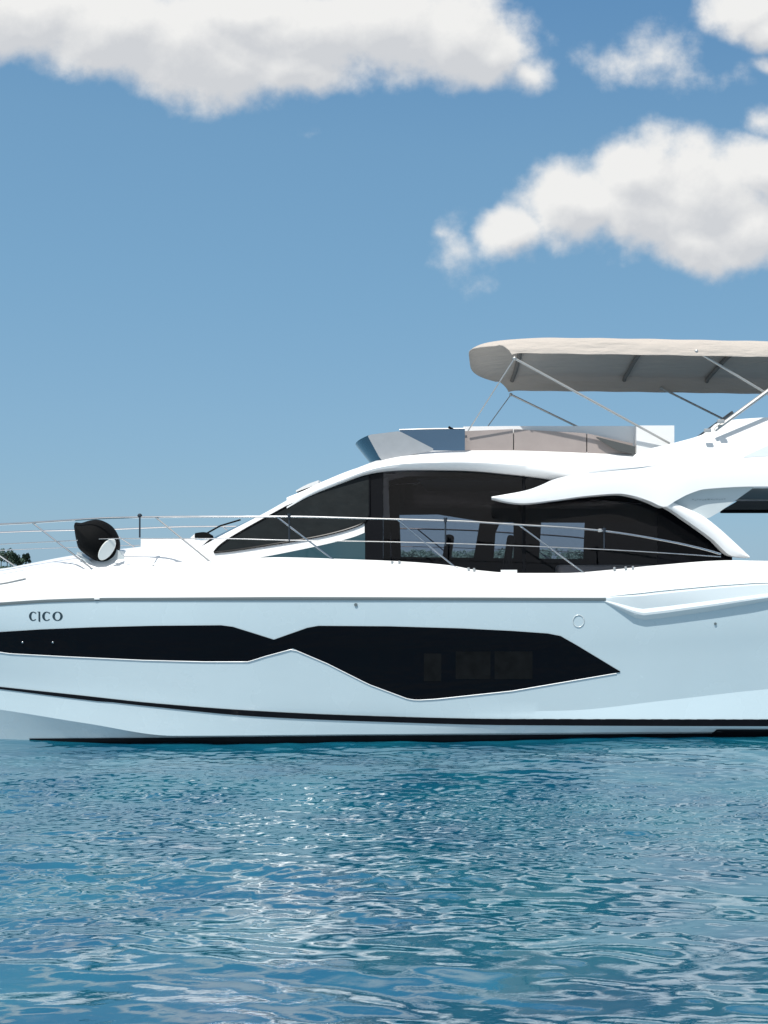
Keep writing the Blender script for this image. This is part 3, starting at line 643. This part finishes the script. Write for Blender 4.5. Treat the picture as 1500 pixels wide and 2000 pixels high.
slab('helm_console', M['gel'], seat, [(1243,831),(1317,831)], [(1243,890),(1317,890)], 1.0, .9, bev=.015, nx=4)
slab('strut_shadow_slab', mat('painted_shadow', (.07,.075,.075), .5), seat, [(1165,853),(1200,862),(1241,872)], [(1165,855),(1205,880),(1241,888)], .98, .03, bev=.004, nx=8)  # dark slab imitating the canopy strut's shadow on the cushions

# ---- canopy
can = empty('canopy'); can.parent = yacht
ZB = at(1160, 690, .55).z; ZT = at(1160, 660, .62).z; XF = at(918, 700, HB).x; XE = planx(1930, .55)
YN, YF = .52, 2 * HB - .52
def canopy_pt(u, w_):
    # w_ in [-1,1] across, u in [0,1] along; front corners are rounded in plan, front lip droops
    y = HB + (HB - YN) * w_
    xf = XF - .06 + .62 * abs(w_) ** 4.5 + .05; x = xf + (XE - xf) * (u ** 1.5)
    e_ = 1 - abs(w_); edge = min(1, e_ / .09); arch = (ZB + (ZT - ZB) * math.sin(edge * math.pi/2) ** .8) + .10 * (1 - w_*w_)
    dx = x - xf; droop = .09 * math.exp(-(dx / .12)) + .05 * math.exp(-(dx / .6))
    sag = -.006 * math.sin(dx * 2*math.pi/1.45) ** 2
    frontlift = .10 * math.exp(-dx/.25) * (1 - edge)
    return Vector((x, y, arch - droop + sag + frontlift))
wsx = sorted(set([-1 + 2*i/40 for i in range(41)] + [s*(1 - d) for s in (1, -1) for d in (.01, .02, .035, .05, .07, .09)]))
rr = [[canopy_pt(u, w_) for w_ in wsx] for u in [i/90 for i in range(91)]]
bm = bmesh.new(); solid_grid(bm, rr, Vector((0, 0, -.008)))
canvas = link('canvas', bm, M['canvas'], can, angle=70)
def u_at(px, y, w_):   # parameter u where the canopy passes photo column px at the near side
    x = planx(px, y); xf = XF - .06 + .62 * abs(w_) ** 4.5 + .05; return max(0, (x - xf) / (XE - xf)) ** (1/1.5)
hoops = []
for px in (1010, 1275, 1468, 1700):
    x = planx(px, YN); pts = []
    for w_ in [.955*i/20 for i in range(-20, 21)]:
        xf = XF - .06 + .62 * abs(w_) ** 4.5 + .05; u = (max(.0, x + .35*(1-abs(w_))**.5 * (0 if px > 1010 else .2) - xf) / (XE - xf)) ** (1/1.5); q_ = canopy_pt(u, w_ * .985); q_.z -= .045; pts.append(q_)
    mk_tube('hoop', pts, .034, mat('hoop_sleeve', (.16,.145,.13), .8) if px == 1010 else bpy.data.materials['hoop_sleeve'], can); hoops.append(pts)
def strut(a, b_, r=.015, m='steelm'):
    for s_ in (0, 1):
        pa, pb = (a, b_) if s_ == 0 else (mir(a), mir(b_)); mk_tube('strut', [pa, pb], r, M[m], can)
J1 = at(1005, 700, .55); J2 = at(1360, 686, .55)
strut(J1, at(1308, 866, .95), .017); strut(J1, at(914, 842, 1.0), .009)
strut(J2, at(1500, 770, .75), .018); strut(at(1500, 770, .75), at(1660, 850, .9), .018)
strut(at(1525, 745, .6), at(1396, 840, .5), .03, 'steelm'); 
for p_ in (J1, J2): 
    for q_ in (p_, mir(p_)):
        bm = bmesh.new(); bmesh.ops.create_icosphere(bm, subdivisions=2, radius=.03, matrix=Matrix.Translation(q_)); link('joint', bm, M['steelm'], can)
for q_ in (at(1382, 841, .42), at(1408, 823, .42)):
    bm = bmesh.new(); box(bm, q_, (.10, .06, .05), .012); link('bracket', bm, M['steelm'], can)

# ---- railing
RTOP = [(-330,1060),(-200,1040),(-60,1027),(60,1021),(120,1017),(230,1011),(400,1009),(550,1009),(725,1013),(900,1018),(1013,1025),(1100,1030),(1180,1037),(1300,1056),(1380,1074),(1428,1089)]
RLOW = [(-330,1095),(-200,1078),(0,1063),(120,1057),(230,1052),(430,1052),(560,1055),(750,1058),(900,1062),(1180,1073),(1330,1082),(1428,1089)]
def ry(px): return HB - hb(px, 2.06, -360, 2.6)
rail = empty('guard_rail'); rail.parent = yacht
for tab, r_, nm_ in ((RTOP, .0135, 'top_rail'), (RLOW, .0065, 'wire')):
    for s_ in (0, 1):
        pts = [at(x, smooth_pl(tab, x), ry(x)) for x in range(-330, 1429, 22)]
        mk_tube(nm_, pts if s_ == 0 else [mir(p) for p in pts], r_, M['steel'], rail)
for (tx, fx, fy) in ((-170, -60, 1140), (63, 181, 1110), (303, 413, 1097), (540, 655, 1094), (775, 892, 1108), (1013, 1145, 1120)):
    a = at(tx, smooth_pl(RTOP, tx), ry(tx)); b_ = at(fx, fy + 2, ry(fx)); 
    for s_ in (0, 1):
        pa, pb = (a, b_) if s_ == 0 else (mir(a), mir(b_)); bm = bmesh.new(); tube(bm, [pa, pb], .011); tube(bm, [pb - Vector((0,0,.03)), pb + Vector((0, 0, .012))], .032, 10); link('stanchion', bm, M['steel'], rail)
for tx, y1 in ((273, 1050), (565, 1058), (870, 1066), (1180, 1072)):
    a = at(tx, smooth_pl(RTOP, tx) - 3, ry(tx)); b_ = at(tx, y1, ry(tx))
    bm = bmesh.new(); tube(bm, [b_, a], .011); bmesh.ops.create_icosphere(bm, subdivisions=2, radius=.03, matrix=Matrix.Translation(a)) if tx == 273 else tube(bm, [a - Vector((0,0,.04)), a + Vector((0,0,.02))], .026)
    link('fender_strap', bm, mat('navy_webbing', (.012,.022,.035), .7) if tx == 273 else bpy.data.materials['navy_webbing'], rail)
bm = bmesh.new(); p_ = at(1172, 1036, ry(1172)); box(bm, p_, (.05, .04, .045), .012); link('rail_clamp', bm, M['steelm'], rail)

# ---- saloon interior
inn = empty('saloon_interior'); inn.parent = yacht
zf = at(900, 1150, 1.0).z; zc = at(900, 935, .95).z
xa, xb = planx(700, .9), planx(1290, .9)
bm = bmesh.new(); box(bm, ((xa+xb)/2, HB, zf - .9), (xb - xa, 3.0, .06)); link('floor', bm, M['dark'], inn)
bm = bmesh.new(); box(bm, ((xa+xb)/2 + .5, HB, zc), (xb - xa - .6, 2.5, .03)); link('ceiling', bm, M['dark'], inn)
YI = 3.62
def ipanel(name, top, bot, m='dark', y=YI, th=.04, parent=None): 
    return slab(name, M[m], parent or inn, top, bot, y, th, bev=.004, nx=max(4, len(top)*3), ny=2)
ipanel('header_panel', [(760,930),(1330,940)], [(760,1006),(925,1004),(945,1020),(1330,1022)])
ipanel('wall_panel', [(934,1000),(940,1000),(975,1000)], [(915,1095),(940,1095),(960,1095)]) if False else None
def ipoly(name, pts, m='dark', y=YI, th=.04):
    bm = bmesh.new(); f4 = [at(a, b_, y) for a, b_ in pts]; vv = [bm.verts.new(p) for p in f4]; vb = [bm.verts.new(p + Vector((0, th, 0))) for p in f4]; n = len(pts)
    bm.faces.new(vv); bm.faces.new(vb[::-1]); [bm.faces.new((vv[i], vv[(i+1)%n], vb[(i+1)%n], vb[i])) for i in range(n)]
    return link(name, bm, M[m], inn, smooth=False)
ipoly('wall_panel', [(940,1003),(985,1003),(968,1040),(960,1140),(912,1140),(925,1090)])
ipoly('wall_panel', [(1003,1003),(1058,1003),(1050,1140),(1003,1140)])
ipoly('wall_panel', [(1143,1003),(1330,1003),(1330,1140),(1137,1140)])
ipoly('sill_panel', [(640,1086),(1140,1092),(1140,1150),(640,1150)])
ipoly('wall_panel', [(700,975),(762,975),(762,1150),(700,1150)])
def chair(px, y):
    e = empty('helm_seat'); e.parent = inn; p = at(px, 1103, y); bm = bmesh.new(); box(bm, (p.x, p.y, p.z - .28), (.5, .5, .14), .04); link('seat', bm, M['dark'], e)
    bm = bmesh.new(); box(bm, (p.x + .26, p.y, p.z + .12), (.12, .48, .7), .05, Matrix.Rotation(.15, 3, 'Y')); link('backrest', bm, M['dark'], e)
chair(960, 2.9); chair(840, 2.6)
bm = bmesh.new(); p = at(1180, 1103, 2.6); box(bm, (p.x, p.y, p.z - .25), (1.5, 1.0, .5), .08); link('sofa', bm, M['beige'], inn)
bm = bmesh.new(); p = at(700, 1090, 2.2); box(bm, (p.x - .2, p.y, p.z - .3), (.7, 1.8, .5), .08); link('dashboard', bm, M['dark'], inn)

# ------------------------------------------------------------------ far shore
def wpt(px, py, D): return Vector(((px - CX) / F * D, D - 15.5, 2.42 + (HZ - py) / F * D))
mland = mat('shore_rock', (.16, .16, .13), .9, noise=.3, nscale=.3)
def land(name, D, x0, x1, depth, hmax, seed):
    r = random.Random(seed); bm = bmesh.new(); nx = 60; rows_ = []
    for j in range(9):
        v = j/8; row = []
        for i in range(nx+1):
            u = i/nx; X_ = x0 + (x1-x0)*u; h_ = hmax * math.sin(math.pi*min(1, v*1.0))**.6 * min(1, (1-u)*14)**.8 * min(1, u*14) ** .8
            row.append(Vector((X_, D - 15.5 + depth*v + r.uniform(-.5, .5), -.4 + h_ * (1 + r.uniform(-.15, .15)))))
        rows_.append(row)
    grid(bm, rows_); o = link(name, bm, mland, None); o['kind'] = 'structure'; return o
D1 = 430.0; xL = lambda px, D: (px - CX) / F * D
land('headland', D1, xL(-700, D1), xL(72, D1), 60, 1.7, 3)
land('shoreline', 520.0, xL(560, 520), xL(1290, 520), 60, 1.8, 4)
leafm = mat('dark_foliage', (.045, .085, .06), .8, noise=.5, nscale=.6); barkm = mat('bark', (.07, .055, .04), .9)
def crown_mesh(bm, c, rx, rz, n, r, leaf=.5):
    lobes = [(c + Vector((r.uniform(-.6, .6)*rx, r.uniform(-.6, .6)*rx, r.uniform(-.5, .6)*rz)), r.uniform(.35, .6)) for _ in range(7)]
    for _ in range(n):
        lc, s = r.choice(lobes); d = Vector((r.gauss(0, 1), r.gauss(0, 1), r.gauss(0, 1))).normalized() * r.uniform(.6, 1.05)
        p = lc + Vector((d.x*rx*s, d.y*rx*s, d.z*rz*s)); a = Vector((r.gauss(0,1), r.gauss(0,1), r.gauss(0,1))).normalized(); b_ = a.orthogonal().normalized(); k_ = leaf * r.uniform(.6, 1.3)
        bm.faces.new([bm.verts.new(p + q_) for q_ in (a*k_, b_*k_*.6, -a*k_, -b_*k_*.6)])
def tree(px, h_, rx, label, D, seed, grp):
    r = random.Random(seed); loc = Vector((xL(px, D + 20), D - 15.5 + 20, 1.1))
    e = empty('shore_tree', loc, r.uniform(0, 6), label=label, category='tree', group=grp)
    bm = bmesh.new(); tube(bm, [Vector((0, 0, -.5)), Vector((.1, 0, h_*.4)), Vector((-.1, .1, h_*.8))], [.22, .16, .06], 7)
    for k_ in range(4): a = k_*1.6; tube(bm, [Vector((0, 0, h_*(.35+.08*k_))), Vector((math.cos(a)*rx*.6, math.sin(a)*rx*.6, h_*(.55+.08*k_)))], [.09, .03], 5)
    link('trunk', bm, barkm, e)
    bm = bmesh.new(); crown_mesh(bm, Vector((0, 0, h_*.58)), rx, h_*.48, 900, r, .32); link('crown', bm, leafm, e, smooth=False, keep=True)
GL = 'trees on the far headland'
for k_, (px, h_, rx, lab) in enumerate([(-30,6.0,2.6,None),(2,8.0,2.6,'dark green tree at the left edge of the photo on the far headland'),(14,7.4,2.3,'rounded dark tree second from the left edge on the far headland'),
      (25,6.6,2.2,'middle dark green tree of the far headland clump'),(35,5.6,2.0,'shorter dark tree right of the middle of the headland clump'),(44,4.8,1.9,'low dark tree beside the last one on the headland'),(52,5.4,1.4,'narrow upright tree ending the headland clump on the right')]):
    if lab: tree(px, h_, rx, lab, D1, 20 + k_, GL)
bm = bmesh.new(); r_ = random.Random(5)
for k_ in range(60): crown_mesh(bm, Vector((xL(-60 + 122*r_.random(), D1 + 10), D1 - 15.5 + r_.uniform(6, 16), 1.0)), 1.5, .9, 70, r_, .3)
o = link('headland_scrub', bm, leafm, None, smooth=False, keep=True); o['kind'] = 'stuff'; o['label'] = 'low dark scrub along the shore of the far headland'; o['category'] = 'scrub'
bm = bmesh.new()
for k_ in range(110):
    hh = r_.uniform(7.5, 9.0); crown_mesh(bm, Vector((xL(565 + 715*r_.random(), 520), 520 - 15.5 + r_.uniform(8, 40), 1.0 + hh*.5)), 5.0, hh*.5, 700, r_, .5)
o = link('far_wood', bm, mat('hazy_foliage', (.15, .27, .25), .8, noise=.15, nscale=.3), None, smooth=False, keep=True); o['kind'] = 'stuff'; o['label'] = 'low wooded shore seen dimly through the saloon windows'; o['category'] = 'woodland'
